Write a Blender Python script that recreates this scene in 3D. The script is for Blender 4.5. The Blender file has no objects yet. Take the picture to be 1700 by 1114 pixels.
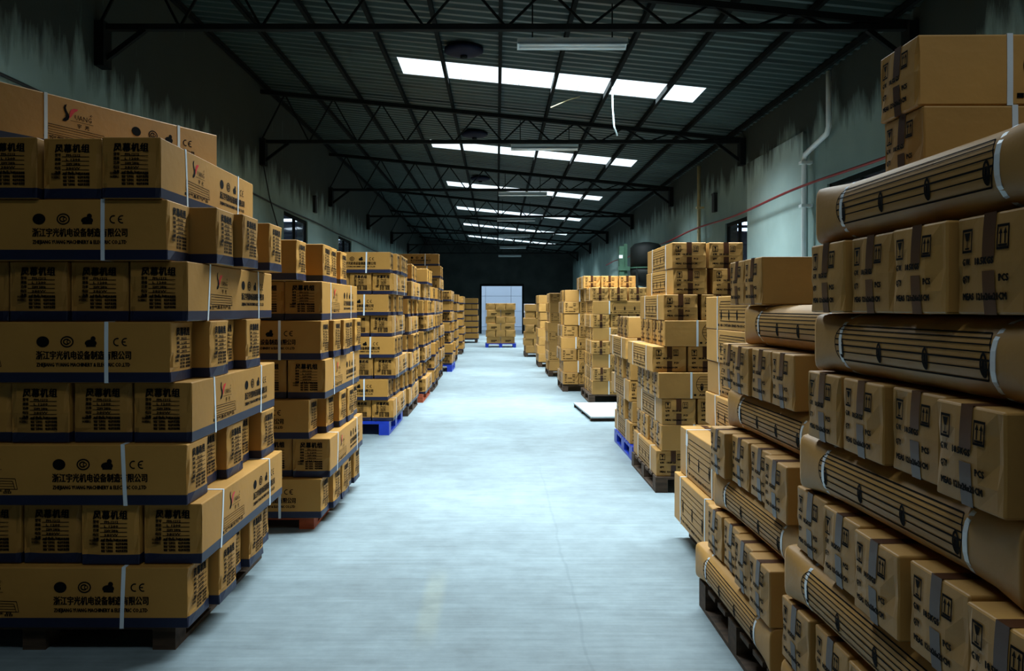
import bpy, bmesh, math, random
from mathutils import Vector, Matrix

S = bpy.context.scene
COL = S.collection
R = random.Random(7)
pi = math.pi

# ---------------------------------------------------------------- camera
cam = bpy.data.cameras.new('camera')
cam.sensor_fit = 'HORIZONTAL'; cam.sensor_width = 36.0
cam.lens = 36.0 * 1340 / 1700
cam.shift_x = 25 / 1700           # vanishing point of the aisle lies left of and above the frame centre
cam.shift_y = -46 / 1700
cam.clip_end = 300
camo = bpy.data.objects.new('camera', cam); COL.objects.link(camo)
camo.location = (0, 0, 1.5); camo.rotation_euler = (pi / 2, 0, 0)
S.camera = camo

# ---------------------------------------------------------------- exposure and world
S.view_settings.view_transform = 'Standard'
S.view_settings.look = 'None'
S.view_settings.gamma = 1.0
S.view_settings.use_curve_mapping = False
S.view_settings.exposure = 0.8
w = bpy.data.worlds.new('sky'); S.world = w; w.use_nodes = True
bgn = w.node_tree.nodes['Background']
bgn.inputs[0].default_value = (0.62, 0.80, 1.0, 1)
bgn.inputs[1].default_value = 0.8

# ---------------------------------------------------------------- roof lights (daylight through the translucent strips)
SKY_Y = [0.22, 6.1, 12.0, 17.88, 23.76, 29.64, 35.5, 41.4]
SKY_W = [24, 330, 390, 340, 300, 280, 280, 280]
SKX0, SKX1 = -1.49, 3.12
def roof_z(x): return 5.08 - 0.1 * x
SLOPE = math.atan(0.1)
LIGHT_SPREAD = math.radians(118)
for yy, pw in zip(SKY_Y, SKY_W):
    L = bpy.data.lights.new('daylight', 'AREA'); L.shape = 'RECTANGLE'
    L.size = SKX1 - SKX0; L.size_y = 0.85; L.energy = pw
    L.spread = math.radians(112) if yy < 1 else LIGHT_SPREAD
    L.color = (0.80, 0.94, 1.0)
    o = bpy.data.objects.new('daylight', L); COL.objects.link(o)
    xm = (SKX0 + SKX1) / 2
    o.location = (xm, yy + 0.425, roof_z(xm) - 0.02)
    o.rotation_euler = (0, SLOPE, 0)

# ================================================================ helpers
def link(o): COL.objects.link(o); return o
def tag(o, label=None, cat=None, group=None, kind=None):
    if label: o['label'] = label
    if cat: o['category'] = cat
    if group: o['group'] = group
    if kind: o['kind'] = kind
    return o
def obj(name, me, mat=None, parent=None, loc=None, rz=None):
    if mat is not None and len(me.materials) == 0:
        for m in (mat if isinstance(mat, (list, tuple)) else [mat]): me.materials.append(m)
    o = bpy.data.objects.new(name, me); link(o)
    if parent is not None: o.parent = parent
    if loc is not None: o.location = loc
    if rz is not None: o.rotation_euler = (0, 0, rz)
    return o
def empty(name, loc=(0, 0, 0), rz=0.0):
    o = bpy.data.objects.new(name, None); link(o); o.location = loc; o.rotation_euler = (0, 0, rz)
    o.empty_display_size = 0.1
    return o

class MB:
    def __init__(s): s.v = []; s.f = []; s.m = []
    def quad(s, a, b, c, d, mi=0):
        n = len(s.v); s.v += [tuple(a), tuple(b), tuple(c), tuple(d)]; s.f.append((n, n+1, n+2, n+3)); s.m.append(mi); return s
    def box(s, x0, x1, y0, y1, z0, z1, mi=0):
        n = len(s.v)
        s.v += [(x0,y0,z0),(x1,y0,z0),(x1,y1,z0),(x0,y1,z0),(x0,y0,z1),(x1,y0,z1),(x1,y1,z1),(x0,y1,z1)]
        for q in ((3,2,1,0),(4,5,6,7),(0,1,5,4),(1,2,6,5),(2,3,7,6),(3,0,4,7)):
            s.f.append(tuple(n+i for i in q)); s.m.append(mi)
        return s
    def bar(s, p, q, wx, wz, mi=0):
        p = Vector(p); q = Vector(q); d = (q - p).normalized()
        up = Vector((0,0,1)) if abs(d.z) < 0.95 else Vector((0,1,0))
        a = d.cross(up).normalized() * wx / 2; b = a.cross(d).normalized() * wz / 2
        n = len(s.v)
        for c in (p, q):
            s.v += [tuple(c-a-b), tuple(c+a-b), tuple(c+a+b), tuple(c-a+b)]
        for k in ((3,2,1,0),(4,5,6,7),(0,1,5,4),(1,2,6,5),(2,3,7,6),(3,0,4,7)):
            s.f.append(tuple(n+i for i in k)); s.m.append(mi)
        return s
    def tube(s, pts, r, seg=8, mi=0):
        pts = [Vector(p) for p in pts]; rings = []
        for i, p in enumerate(pts):
            d = ((pts[min(i+1, len(pts)-1)] - pts[max(i-1, 0)])).normalized()
            up = Vector((0,0,1)) if abs(d.z) < 0.9 else Vector((0,1,0))
            a = d.cross(up).normalized(); b = a.cross(d).normalized()
            n = len(s.v); rings.append(n)
            for k in range(seg):
                t = 2*pi*k/seg; s.v.append(tuple(p + a*math.cos(t)*r + b*math.sin(t)*r))
        for i in range(len(rings)-1):
            for k in range(seg):
                k2 = (k+1) % seg
                s.f.append((rings[i]+k, rings[i]+k2, rings[i+1]+k2, rings[i+1]+k)); s.m.append(mi)
        s.f.append(tuple(rings[0]+k for k in reversed(range(seg)))); s.m.append(mi)
        s.f.append(tuple(rings[-1]+k for k in range(seg))); s.m.append(mi)
        return s
    def lathe(s, prof, seg=20, c=(0,0,0), mi=0):
        rings = []
        for r, z in prof:
            n = len(s.v); rings.append(n)
            for k in range(seg):
                t = 2*pi*k/seg; s.v.append((c[0]+r*math.cos(t), c[1]+r*math.sin(t), c[2]+z))
        for i in range(len(rings)-1):
            for k in range(seg):
                k2 = (k+1) % seg
                s.f.append((rings[i]+k, rings[i]+k2, rings[i+1]+k2, rings[i+1]+k)); s.m.append(mi)
        s.f.append(tuple(rings[0]+k for k in reversed(range(seg)))); s.m.append(mi)
        s.f.append(tuple(rings[-1]+k for k in range(seg))); s.m.append(mi)
        return s
    def mesh(s, name, mats=None, smooth=False):
        me = bpy.data.meshes.new(name); me.from_pydata(s.v, [], s.f); me.update()
        if mats is not None:
            for m in (mats if isinstance(mats, (list, tuple)) else [mats]): me.materials.append(m)
        for p, i in zip(me.polygons, s.m): p.material_index = i; p.use_smooth = smooth
        return me

# ================================================================ materials
def srgb(r, g, b):
    f = lambda c: (c/255/12.92) if c/255 <= 0.04045 else ((c/255+0.055)/1.055)**2.4
    return (f(r), f(g), f(b), 1)
def mat(name, col, rough=0.6, metal=0.0, var=0.12, scale=6.0, bump=0.0, bscale=60.0, spec=0.4, rnd=0.0, stretch=(1,1,1), col2=None):
    m = bpy.data.materials.new(name); m.use_nodes = True
    nt = m.node_tree; N = nt.nodes; K = nt.links
    b = N['Principled BSDF']
    b.inputs['Roughness'].default_value = rough; b.inputs['Metallic'].default_value = metal
    b.inputs['Specular IOR Level'].default_value = spec
    tc = N.new('ShaderNodeTexCoord'); mp = N.new('ShaderNodeMapping'); mp.inputs['Scale'].default_value = stretch
    K.new(tc.outputs['Object'], mp.inputs['Vector'])
    nz = N.new('ShaderNodeTexNoise'); nz.inputs['Scale'].default_value = scale; nz.inputs['Detail'].default_value = 6
    K.new(mp.outputs[0], nz.inputs['Vector'])
    cr = N.new('ShaderNodeMix'); cr.data_type = 'RGBA'
    c2 = col2 if col2 else tuple(c*(1-var*2) for c in col[:3]) + (1,)
    c1 = col if col2 else tuple(min(1, c*(1+var)) for c in col[:3]) + (1,)
    mr = N.new('ShaderNodeMapRange'); mr.inputs['From Min'].default_value = 0.3; mr.inputs['From Max'].default_value = 0.7
    K.new(nz.outputs['Fac'], mr.inputs['Value'])
    K.new(mr.outputs[0], cr.inputs['Factor'])
    cr.inputs[6].default_value = c1; cr.inputs[7].default_value = c2
    out = cr.outputs[2]
    if rnd > 0:
        oi = N.new('ShaderNodeObjectInfo'); hs = N.new('ShaderNodeHueSaturation')
        m2 = N.new('ShaderNodeMapRange'); m2.inputs['To Min'].default_value = 1-rnd; m2.inputs['To Max'].default_value = 1+rnd
        K.new(oi.outputs['Random'], m2.inputs['Value']); K.new(m2.outputs[0], hs.inputs['Value'])
        K.new(out, hs.inputs['Color']); out = hs.outputs[0]
    K.new(out, b.inputs['Base Color'])
    if bump > 0:
        n2 = N.new('ShaderNodeTexNoise'); n2.inputs['Scale'].default_value = bscale; n2.inputs['Detail'].default_value = 4
        K.new(mp.outputs[0], n2.inputs['Vector'])
        bp = N.new('ShaderNodeBump'); bp.inputs['Strength'].default_value = bump; bp.inputs['Distance'].default_value = 0.01
        K.new(n2.outputs['Fac'], bp.inputs['Height']); K.new(bp.outputs[0], b.inputs['Normal'])
    return m

M_kraft = mat('kraft_board', srgb(162,116,50), rough=0.62, var=0.06, scale=3.5, bump=0.12, bscale=25, rnd=0.12, spec=0.3)
M_kraft2 = mat('kraft_board_pale', srgb(168,124,62), rough=0.55, var=0.06, scale=3.5, bump=0.12, bscale=25, rnd=0.12, spec=0.35)
M_band = mat('dark_blue_print', srgb(14,20,48), rough=0.5, var=0.1)
M_ink = mat('black_ink', srgb(10,9,8), rough=0.85, var=0.1, spec=0.08)
M_red = mat('red_ink', srgb(190,22,26), rough=0.5, var=0.05)
M_strap = mat('white_strap', srgb(206,214,220), rough=0.3, var=0.04, spec=0.6)
M_tape = mat('brown_tape', srgb(66,36,16), rough=0.38, var=0.15, spec=0.3)
M_white = mat('white_paper', srgb(232,236,242), rough=0.5, var=0.03)
M_wood = mat('pallet_wood', srgb(150,92,48), rough=0.75, var=0.2, scale=4, stretch=(1,8,8), bump=0.2)
M_wood2 = mat('dark_pallet_wood', srgb(70,52,36), rough=0.8, var=0.25, scale=4, stretch=(1,8,8), bump=0.2)
M_redwood = mat('red_pallet_wood', srgb(168,74,34), rough=0.7, var=0.2, scale=4, stretch=(1,8,8), bump=0.2)
M_blue = mat('blue_plastic', srgb(20,50,160), rough=0.4, var=0.08)
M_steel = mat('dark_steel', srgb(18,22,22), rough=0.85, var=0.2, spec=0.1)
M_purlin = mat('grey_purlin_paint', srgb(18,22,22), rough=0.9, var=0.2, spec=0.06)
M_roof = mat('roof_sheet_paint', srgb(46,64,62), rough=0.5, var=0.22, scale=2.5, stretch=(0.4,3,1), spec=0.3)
M_pipe = mat('white_pvc', srgb(214,224,224), rough=0.4, var=0.04)
M_pipe2 = mat('yellowed_pvc', srgb(196,184,140), rough=0.45, var=0.08)
M_redcable = mat('red_cable_rubber', srgb(130,26,26), rough=0.5, var=0.1)
M_cable = mat('black_cable', srgb(18,20,20), rough=0.6, var=0.1)
M_green = mat('green_machine_paint', srgb(62,94,76), rough=0.45, var=0.12)
M_dkgreen = mat('dark_green_paint', srgb(10,18,16), rough=0.7, var=0.15)
M_fix = mat('white_enamel', srgb(196,212,216), rough=0.4, var=0.05)
M_tube = mat('unlit_tube_glass', srgb(220,228,232), rough=0.25, var=0.03)
M_black = mat('dark_blue_metal', srgb(14,18,36), rough=0.7, var=0.15, spec=0.1)
M_dark = mat('dark_interior', srgb(26,30,34), rough=0.8, var=0.2)
M_board = mat('pale_board', srgb(150,160,162), rough=0.6, var=0.06)
M_pale = mat('pale_carton_board', srgb(196,190,200), rough=0.6, var=0.05, rnd=0.05)
M_ext = mat('white_panel_paint', srgb(214,224,234), rough=0.5, var=0.02, scale=1)
M_back = mat('dark_plaster', srgb(40,46,44), rough=0.85, var=0.25, scale=1.2)  # dark grey-green tone of both end walls

# wall plaster: grey-green with damp streaks, shade painted in as a dark upper band
def wall_mat(col=srgb(122,144,140)):
    m = mat('damp_shaded_plaster', col, rough=0.85, var=0.07, scale=1.4, bump=0.15, bscale=18, spec=0.2)
    nt = m.node_tree; N = nt.nodes; K = nt.links
    b = N['Principled BSDF']; src = b.inputs['Base Color'].links[0].from_socket
    tc = N.new('ShaderNodeTexCoord'); mp = N.new('ShaderNodeMapping'); mp.inputs['Scale'].default_value = (1.0, 1.3, 0.22)
    K.new(tc.outputs['Object'], mp.inputs[0])
    nz = N.new('ShaderNodeTexNoise'); nz.inputs['Scale'].default_value = 2.4; nz.inputs['Detail'].default_value = 9; nz.inputs['Roughness'].default_value = 0.65
    K.new(mp.outputs[0], nz.inputs[0])
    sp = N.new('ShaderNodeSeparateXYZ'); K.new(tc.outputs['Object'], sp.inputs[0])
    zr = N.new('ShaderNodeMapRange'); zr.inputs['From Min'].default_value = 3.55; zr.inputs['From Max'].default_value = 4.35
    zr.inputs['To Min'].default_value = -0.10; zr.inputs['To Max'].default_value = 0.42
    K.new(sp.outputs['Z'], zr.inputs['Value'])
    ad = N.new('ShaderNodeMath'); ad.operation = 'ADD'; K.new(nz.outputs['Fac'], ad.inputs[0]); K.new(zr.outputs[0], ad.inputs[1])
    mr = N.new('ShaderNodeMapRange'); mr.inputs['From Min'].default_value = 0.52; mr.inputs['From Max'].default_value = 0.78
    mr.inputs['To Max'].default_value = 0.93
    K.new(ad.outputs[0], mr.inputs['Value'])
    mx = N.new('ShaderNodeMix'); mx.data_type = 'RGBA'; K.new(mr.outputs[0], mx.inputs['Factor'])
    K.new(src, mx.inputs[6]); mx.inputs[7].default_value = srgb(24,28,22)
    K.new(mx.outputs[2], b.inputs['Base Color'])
    return m
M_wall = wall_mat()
M_pil_lit = wall_mat(srgb(156,178,174))  # lighter copy of the wall plaster, strong light put into its colour

def floor_mat():
    m = mat('worn_concrete', srgb(122,136,141), rough=0.5, var=0.10, scale=0.9, bump=0.10, bscale=9, spec=0.35)
    nt = m.node_tree; N = nt.nodes; K = nt.links
    b = N['Principled BSDF']; src = b.inputs['Base Color'].links[0].from_socket
    tc = N.new('ShaderNodeTexCoord')
    # fine mottling and cross-wise trowel streaks
    mp = N.new('ShaderNodeMapping'); mp.inputs['Scale'].default_value = (0.5, 9.0, 1)
    K.new(tc.outputs['Object'], mp.inputs[0])
    nz = N.new('ShaderNodeTexNoise'); nz.inputs['Scale'].default_value = 3.0; nz.inputs['Detail'].default_value = 8; nz.inputs['Roughness'].default_value = 0.7
    K.new(mp.outputs[0], nz.inputs[0])
    n3 = N.new('ShaderNodeTexNoise'); n3.inputs['Scale'].default_value = 5.0; n3.inputs['Detail'].default_value = 10; n3.inputs['Roughness'].default_value = 0.7
    K.new(tc.outputs['Object'], n3.inputs[0])
    av = N.new('ShaderNodeMath'); av.operation = 'ADD'; K.new(nz.outputs['Fac'], av.inputs[0]); K.new(n3.outputs['Fac'], av.inputs[1])
    mr = N.new('ShaderNodeMapRange'); mr.inputs['From Min'].default_value = 0.7; mr.inputs['From Max'].default_value = 1.3
    mr.inputs['To Min'].default_value = 0.66; mr.inputs['To Max'].default_value = 1.16
    K.new(av.outputs[0], mr.inputs['Value'])
    mu = N.new('ShaderNodeMix'); mu.data_type = 'RGBA'; mu.blend_type = 'MULTIPLY'; mu.inputs['Factor'].default_value = 1.0
    K.new(src, mu.inputs[6]); K.new(mr.outputs[0], mu.inputs[7])
    # worn yellow floor marking patch and a long hairline crack
    sp = N.new('ShaderNodeSeparateXYZ'); K.new(tc.outputs['Object'], sp.inputs[0])
    def band(sock, c, hw, soft):
        s = N.new('ShaderNodeMath'); s.operation = 'SUBTRACT'; K.new(sock, s.inputs[0]); s.inputs[1].default_value = c
        a = N.new('ShaderNodeMath'); a.operation = 'ABSOLUTE'; K.new(s.outputs[0], a.inputs[0])
        r = N.new('ShaderNodeMapRange'); r.inputs['From Min'].default_value = hw+soft; r.inputs['From Max'].default_value = hw
        K.new(a.outputs[0], r.inputs['Value']); return r.outputs[0]
    def mul(a, b_, k=None):
        q = N.new('ShaderNodeMath'); q.operation = 'MULTIPLY'; K.new(a, q.inputs[0])
        if k is None: K.new(b_, q.inputs[1])
        else: q.inputs[1].default_value = k
        return q.outputs[0]
    yb = mul(band(sp.outputs['X'], -0.33, 0.03, 0.04), band(sp.outputs['Y'], 4.1, 0.30, 0.3))
    yb = mul(yb, n3.outputs['Fac'])
    yb = mul(yb, None, 0.17)
    my = N.new('ShaderNodeMix'); my.data_type = 'RGBA'; K.new(yb, my.inputs['Factor'])
    K.new(mu.outputs[2], my.inputs[6]); my.inputs[7].default_value = srgb(190,184,120)
    n4 = N.new('ShaderNodeTexNoise'); n4.inputs['Scale'].default_value = 1.6; n4.inputs['Detail'].default_value = 5
    K.new(tc.outputs['Object'], n4.inputs[0])
    wob = N.new('ShaderNodeMath'); wob.operation = 'MULTIPLY_ADD'; K.new(n4.outputs['Fac'], wob.inputs[0]); wob.inputs[1].default_value = 0.10
    K.new(sp.outputs['X'], wob.inputs[2])
    ck = mul(band(wob.outputs[0], 0.45, 0.004, 0.006), band(sp.outputs['Y'], 4.0, 3.0, 1.0))
    ck = mul(ck, None, 0.16)
    mc = N.new('ShaderNodeMix'); mc.data_type = 'RGBA'; K.new(ck, mc.inputs['Factor'])
    K.new(my.outputs[2], mc.inputs[6]); mc.inputs[7].default_value = srgb(60,72,78)
    K.new(mc.outputs[2], b.inputs['Base Color'])
    return m
M_floor = floor_mat()

def emit(name, col, st):
    m = bpy.data.materials.new(name); m.use_nodes = True; nt = m.node_tree
    b = nt.nodes['Principled BSDF']; b.inputs['Base Color'].default_value = (0.7,0.8,0.9,1)
    b.inputs['Emission Color'].default_value = col; b.inputs['Emission Strength'].default_value = st
    return m
M_sky = emit('translucent_roof_panel', (0.82,0.93,1,1), 0.62)
def glass_mat():
    m = bpy.data.materials.new('window_glass'); m.use_nodes = True; b = m.node_tree.nodes['Principled BSDF']
    b.inputs['Base Color'].default_value = (0.7,0.8,0.95,1); b.inputs['Roughness'].default_value = 0.02
    b.inputs['Transmission Weight'].default_value = 0.95; b.inputs['IOR'].default_value = 1.5
    b.inputs['Specular IOR Level'].default_value = 0.5
    return m
M_glass = glass_mat()
M_glow = emit('glow_strip_emit', (0.75,0.9,1,1), 3.0)
M_room = mat('blue_glow_room', srgb(52,66,110), rough=0.8, var=0.1)  # blue stands for light in the next hall, painted on

# ================================================================ building shell
WX0, WX1 = -4.2, 4.4
YB0, YB1 = -2.4, 46.8
# floor
fl = MB(); fl.box(WX0-0.3, WX1+0.3, YB0-0.3, YB1+12, -0.2, 0.0)
o = obj('floor', fl.mesh('floor', M_floor)); tag(o, 'worn pale grey concrete warehouse floor', None, kind='structure')

# walls with openings (y0, y1, z0, z1)
def wall_mesh(name, xin, xout, top, ops, mat_):
    mb = MB(); ys = sorted({YB0, YB1} | {v for q in ops for v in q[:2]})
    zs = sorted({0.0, top} | {v for q in ops for v in q[2:]})
    for a, b in zip(ys, ys[1:]):
        for c, d in zip(zs, zs[1:]):
            ym, zm = (a+b)/2, (c+d)/2
            if any(q[0] < ym < q[1] and q[2] < zm < q[3] for q in ops): continue
            mb.box(min(xin, xout), max(xin, xout), a, b, c, d)
    return mb.mesh(name, mat_)
OPL = [(15.9, 17.9, 1.9, 3.42), (21.4, 23.3, 1.9, 3.42)]
OPR = [(8.9, 10.75, 1.9, 3.15), (14.05, 15.55, 1.9, 3.12)]
tag(obj('wall_left', wall_mesh('wall_left', WX0, WX0-0.24, roof_z(WX0)+0.02, OPL, M_wall)), 'damp stained grey plaster side wall, painted-in shade above, with two window openings', kind='structure')
tag(obj('wall_right', wall_mesh('wall_right', WX1, WX1+0.24, roof_z(WX1)+0.02, OPR, M_wall)), 'damp stained grey plaster side wall, painted-in shade above, with white pipe', kind='structure')
# pilaster face of the right wall between pipe and window
pm_ = MB(); pm_.box(WX1-0.06, WX1-0.001, 11.45, 14.0, 0, 4.0)
tag(obj('trim_1', pm_.mesh('trim_1', M_pil_lit)), kind='structure')
# back wall with door opening, front wall behind the camera
D0, D1, DZ = -0.93, 1.50, 2.80
mb = MB(); T = 5.5
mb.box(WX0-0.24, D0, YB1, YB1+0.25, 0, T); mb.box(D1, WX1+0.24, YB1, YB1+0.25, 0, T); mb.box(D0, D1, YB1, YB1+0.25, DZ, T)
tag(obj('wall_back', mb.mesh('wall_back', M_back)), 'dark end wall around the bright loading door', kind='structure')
mb = MB(); mb.box(WX0-0.24, WX1+0.24, YB0-0.25, YB0, 0, T)
tag(obj('wall_front', mb.mesh('wall_front', M_back)), kind='structure')
# door frame + white panelled wall seen outside
dr = empty('door_1', (0, YB1, 0)); tag(dr, 'open loading doorway with a steel frame', kind='structure')
for nm, b_ in (('door_jamb', (D0-0.06, D0+0.04, -0.03, 0.28, 0, DZ)), ('door_jamb', (D1-0.04, D1+0.06, -0.03, 0.28, 0, DZ)), ('door_head', (D0-0.06, D1+0.06, -0.03, 0.28, DZ-0.04, DZ+0.08))):
    m2 = MB(); m2.box(*b_); obj(nm, m2.mesh(nm, M_steel), parent=dr)
ex = empty('outside_building', (0, YB1+7.5, 0)); tag(ex, 'white panelled wall of the building outside the loading door', 'building')
mp_ = None
for iz in range(4):
    for ix in range(5):
        m2 = MB(); z0 = 0.25 + iz*1.02; m2.box(-4.2+ix*1.72, -4.2+ix*1.72+1.70, 0, 0.12, z0, z0+1.0)
        obj('wall_panel', m2.mesh('wall_panel', M_ext), parent=ex)
m2 = MB(); m2.box(-4.3, 4.5, 0.13, 0.5, 0, 4.5); obj('wall_core', m2.mesh('wall_core', M_ext), parent=ex)
m2 = MB(); m2.box(-4.3, 4.5, -0.1, 0.12, 0, 0.22); obj('plinth', m2.mesh('plinth', M_ext), parent=ex)

# windows
def window(n, x, side, op, label):
    y0, y1, z0, z1 = op
    e = empty('window_%d' % n, (x, (y0+y1)/2, z0)); tag(e, label, kind='structure')
    hw = (y1-y0)/2; h = z1-z0; s = side
    for nm, b_ in (('window_frame', (0.03*s, 0.10*s, -hw, -hw+0.06, 0, h)), ('window_frame', (0.03*s, 0.10*s, hw-0.06, hw, 0, h)),
                   ('window_frame', (0.03*s, 0.10*s, -hw, hw, h-0.06, h)), ('window_frame', (0.03*s, 0.10*s, -hw, hw, 0, 0.06)),
                   ('mullion', (0.03*s, 0.09*s, -0.03, 0.03, 0.06, h-0.06))):
        b_ = (min(b_[0], b_[1]), max(b_[0], b_[1])) + b_[2:]
        m2 = MB(); m2.box(*b_); obj(nm, m2.mesh(nm, M_steel), parent=e)
    for a, b2 in ((-hw+0.06, -0.03), (0.03, hw-0.06)):
        m2 = MB(); m2.box(min(0.055*s, 0.063*s), max(0.055*s, 0.063*s), a, b2, 0.06, h-0.06)
        obj('window_pane', m2.mesh('window_pane', M_glass), parent=e)
    # room behind, bluish light of the next hall painted into its colour
    m2 = MB(); xa, xb = sorted((0.24*s, 3.0*s)); far = hw + 3.9 if n == 1 else hw + 5.6 if n in (2, 4) else hw + 0.5; top = h + 1.1
    t = 0.05
    m2.box(xa, xb, -hw-0.5, far, -0.6, -0.6+t); m2.box(xa, xb, -hw-0.5, far, top, top+t)
    m2.box(xa, xb, -hw-0.5, -hw-0.5+t, -0.6, top); m2.box(xa, xb, far-t, far, -0.6, top)
    xe = xb if s > 0 else xa
    m2.box(xe-0.03, xe+0.03, -hw-0.5, far, -0.6, top+t)
    obj('room_behind_window', m2.mesh('room_behind_window', M_room), parent=e)
    if far > hw + 1:
        for xx, yy in ((0.95, 3.1), (1.55, 4.5)):  # added glowing strips for the bright bars in the panes, not real lamps
            m2 = MB(); m2.tube([((xx-0.45)*s, yy, h+0.25), ((xx+0.55)*s, yy, h+0.25)], 0.035, 8)
            obj('glow_strip', m2.mesh('glow_strip', M_glow, True), parent=e)
window(1, WX0, -1, OPL[0], 'dark framed window in the left wall, the one nearer the camera')
window(2, WX0, -1, OPL[1], 'dark framed window in the left wall, the one farther away')
window(3, WX1, 1, OPR[0], 'dark window in the right wall behind the topmost strapped cartons')
window(4, WX1, 1, OPR[1], 'dark blue window in the right wall beside the bare pilaster')

# roof: corrugated sheets (ribs run down the slope), translucent strips
ceil = empty('ceiling', (0, 0, 0)); tag(ceil, 'dark corrugated metal roof with translucent strips', kind='structure')
PITCH = 0.195; NS = 5; SHEET = PITCH*NS          # 0.975 m sheet
def corr(x0, x1, y0, y1):
    m2 = MB(); n = max(1, round((y1-y0)/PITCH)); p = (y1-y0)/n
    pts = []
    for i in range(n):
        a = y0 + i*p
        pts += [(a, 0), (a+0.30*p, 0), (a+0.45*p, 0.045), (a+0.85*p, 0.045)]
    pts.append((y1, 0))
    for (ya, za), (yb, zb) in zip(pts, pts[1:]):
        m2.quad((x0, ya, roof_z(x0)+za), (x0, yb, roof_z(x0)+zb), (x1, yb, roof_z(x1)+zb), (x1, ya, roof_z(x1)+za))
    return m2
yc = YB0 - 0.1
gaps = [(s, s+0.85) for s in SKY_Y]
edges = [yc] + [v for g in gaps for v in g] + [YB1+0.2]
spans = [(a, b, any(abs(a-g[0]) < 1e-6 for g in gaps)) for a, b in zip(edges, edges[1:])]
for a, b, isg in spans:
    if isg:
        for x0, x1 in ((WX0-0.3, SKX0), (SKX1, WX1+0.3)):
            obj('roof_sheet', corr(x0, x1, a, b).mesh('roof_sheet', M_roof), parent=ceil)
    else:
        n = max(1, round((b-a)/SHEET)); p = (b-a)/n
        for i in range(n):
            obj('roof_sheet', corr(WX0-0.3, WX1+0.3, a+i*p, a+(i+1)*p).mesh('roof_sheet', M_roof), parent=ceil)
ORD = ['first','second','third','fourth','fifth','sixth','seventh','eighth','ninth','tenth','eleventh','twelfth','thirteenth','fourteenth','fifteenth']
for i, s in enumerate(SKY_Y):
    m2 = MB()
    for k in range(5):
        xa = SKX0 + (SKX1-SKX0)*k/5; xb = SKX0 + (SKX1-SKX0)*(k+1)/5 - 0.006
        m2.quad((xa, s, roof_z(xa)), (xa, s+0.85, roof_z(xa)), (xb, s+0.85, roof_z(xb)), (xb, s, roof_z(xb)))
    o = obj('skylight', m2.mesh('skylight', M_sky))
    tag(o, 'translucent white roof skylight strip, %s along the roof from the camera' % ORD[i], 'skylight', 'roof skylight strips')

# purlins along the hall
for i in range(11):
    x = -0.79 - 0.835*4 + 0.835*i
    if not (WX0+0.05 < x < WX1-0.05): continue
    z = roof_z(x) - 0.01
    m2 = MB()
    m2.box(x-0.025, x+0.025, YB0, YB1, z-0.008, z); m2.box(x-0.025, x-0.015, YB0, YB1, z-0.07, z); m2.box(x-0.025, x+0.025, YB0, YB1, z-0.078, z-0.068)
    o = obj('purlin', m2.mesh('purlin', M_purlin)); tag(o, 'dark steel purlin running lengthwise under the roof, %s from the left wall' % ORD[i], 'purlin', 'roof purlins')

# trusses
TR_Y = [2.6, 8.5, 14.35, 20.2, 26.05, 31.9, 37.75, 43.6]
for i, y in enumerate(TR_Y):
    e = empty('roof_truss', (0, y, 4.45)); tag(e, 'dark steel roof truss with zigzag webs, %s along the hall from the camera' % ORD[i], 'truss', 'roof trusses')
    zt = lambda x: roof_z(x) - 0.16 - 4.45
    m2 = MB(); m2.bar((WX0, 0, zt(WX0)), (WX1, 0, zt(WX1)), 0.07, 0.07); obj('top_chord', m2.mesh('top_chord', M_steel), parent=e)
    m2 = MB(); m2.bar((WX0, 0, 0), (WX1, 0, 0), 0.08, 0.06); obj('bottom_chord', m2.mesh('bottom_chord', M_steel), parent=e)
    n = 10; xs = [WX0 + (WX1-WX0)*k/(2*n) for k in range(2*n+1)]
    for k in range(2*n):
        a, b = xs[k], xs[k+1]
        if k % 2 == 0: p, q = (a, 0, 0), (b, 0, zt(b))
        else: p, q = (a, 0, zt(a)), (b, 0, 0)
        m2 = MB(); m2.bar(p, q, 0.025, 0.025); obj('web_member', m2.mesh('web_member', M_steel), parent=e)
    for sx, xx in ((1, WX0), (-1, WX1)):
        m2 = MB(); m2.box(min(xx, xx+sx*0.10), max(xx, xx+sx*0.10), -0.09, 0.09, -0.42, 0.05)
        m2.bar((xx+sx*0.05, 0, -0.36), (xx+sx*0.5, 0, -0.02), 0.05, 0.05)
        obj('end_bracket', m2.mesh('end_bracket', M_steel), parent=e)

# ================================================================ lamps, vents and cables under the roof
for i, (y, x, z) in enumerate([(9.1,0.85,4.48),(14.9,0.88,4.46),(20.7,0.66,4.42),(26.4,0.63,4.38),(32.2,0.69,4.36),(38.1,0.75,4.34),(44.0,0.7,4.32)]):
    e = empty('ceiling_lamp', (x, y, z)); tag(e, 'unlit twin tube batten lamp hanging crosswise, %s along the hall' % ORD[i], 'lamp', 'unlit batten lamps')
    m2 = MB(); m2.box(-0.62, 0.62, -0.05, 0.05, 0.0, 0.05)
    m2.quad((-0.62,-0.05,0),(0.62,-0.05,0),(0.62,-0.11,-0.04),(-0.62,-0.11,-0.04)); m2.quad((-0.62,0.05,0),(-0.62,0.11,-0.04),(0.62,0.11,-0.04),(0.62,0.05,0))
    obj('lamp_housing', m2.mesh('lamp_housing', M_fix), parent=e)
    for sy in (-0.05, 0.05):
        m2 = MB(); m2.tube([(-0.6, sy, -0.03), (0.6, sy, -0.03)], 0.016, 8); obj('lamp_tube', m2.mesh('lamp_tube', M_tube, True), parent=e)
    for sx in (-0.45, 0.45):
        m2 = MB(); m2.tube([(sx, 0, 0.05), (sx, 0, roof_z(x+sx)-z-0.02)], 0.008, 6); obj('hanger_rod', m2.mesh('hanger_rod', M_steel), parent=e)
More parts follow.
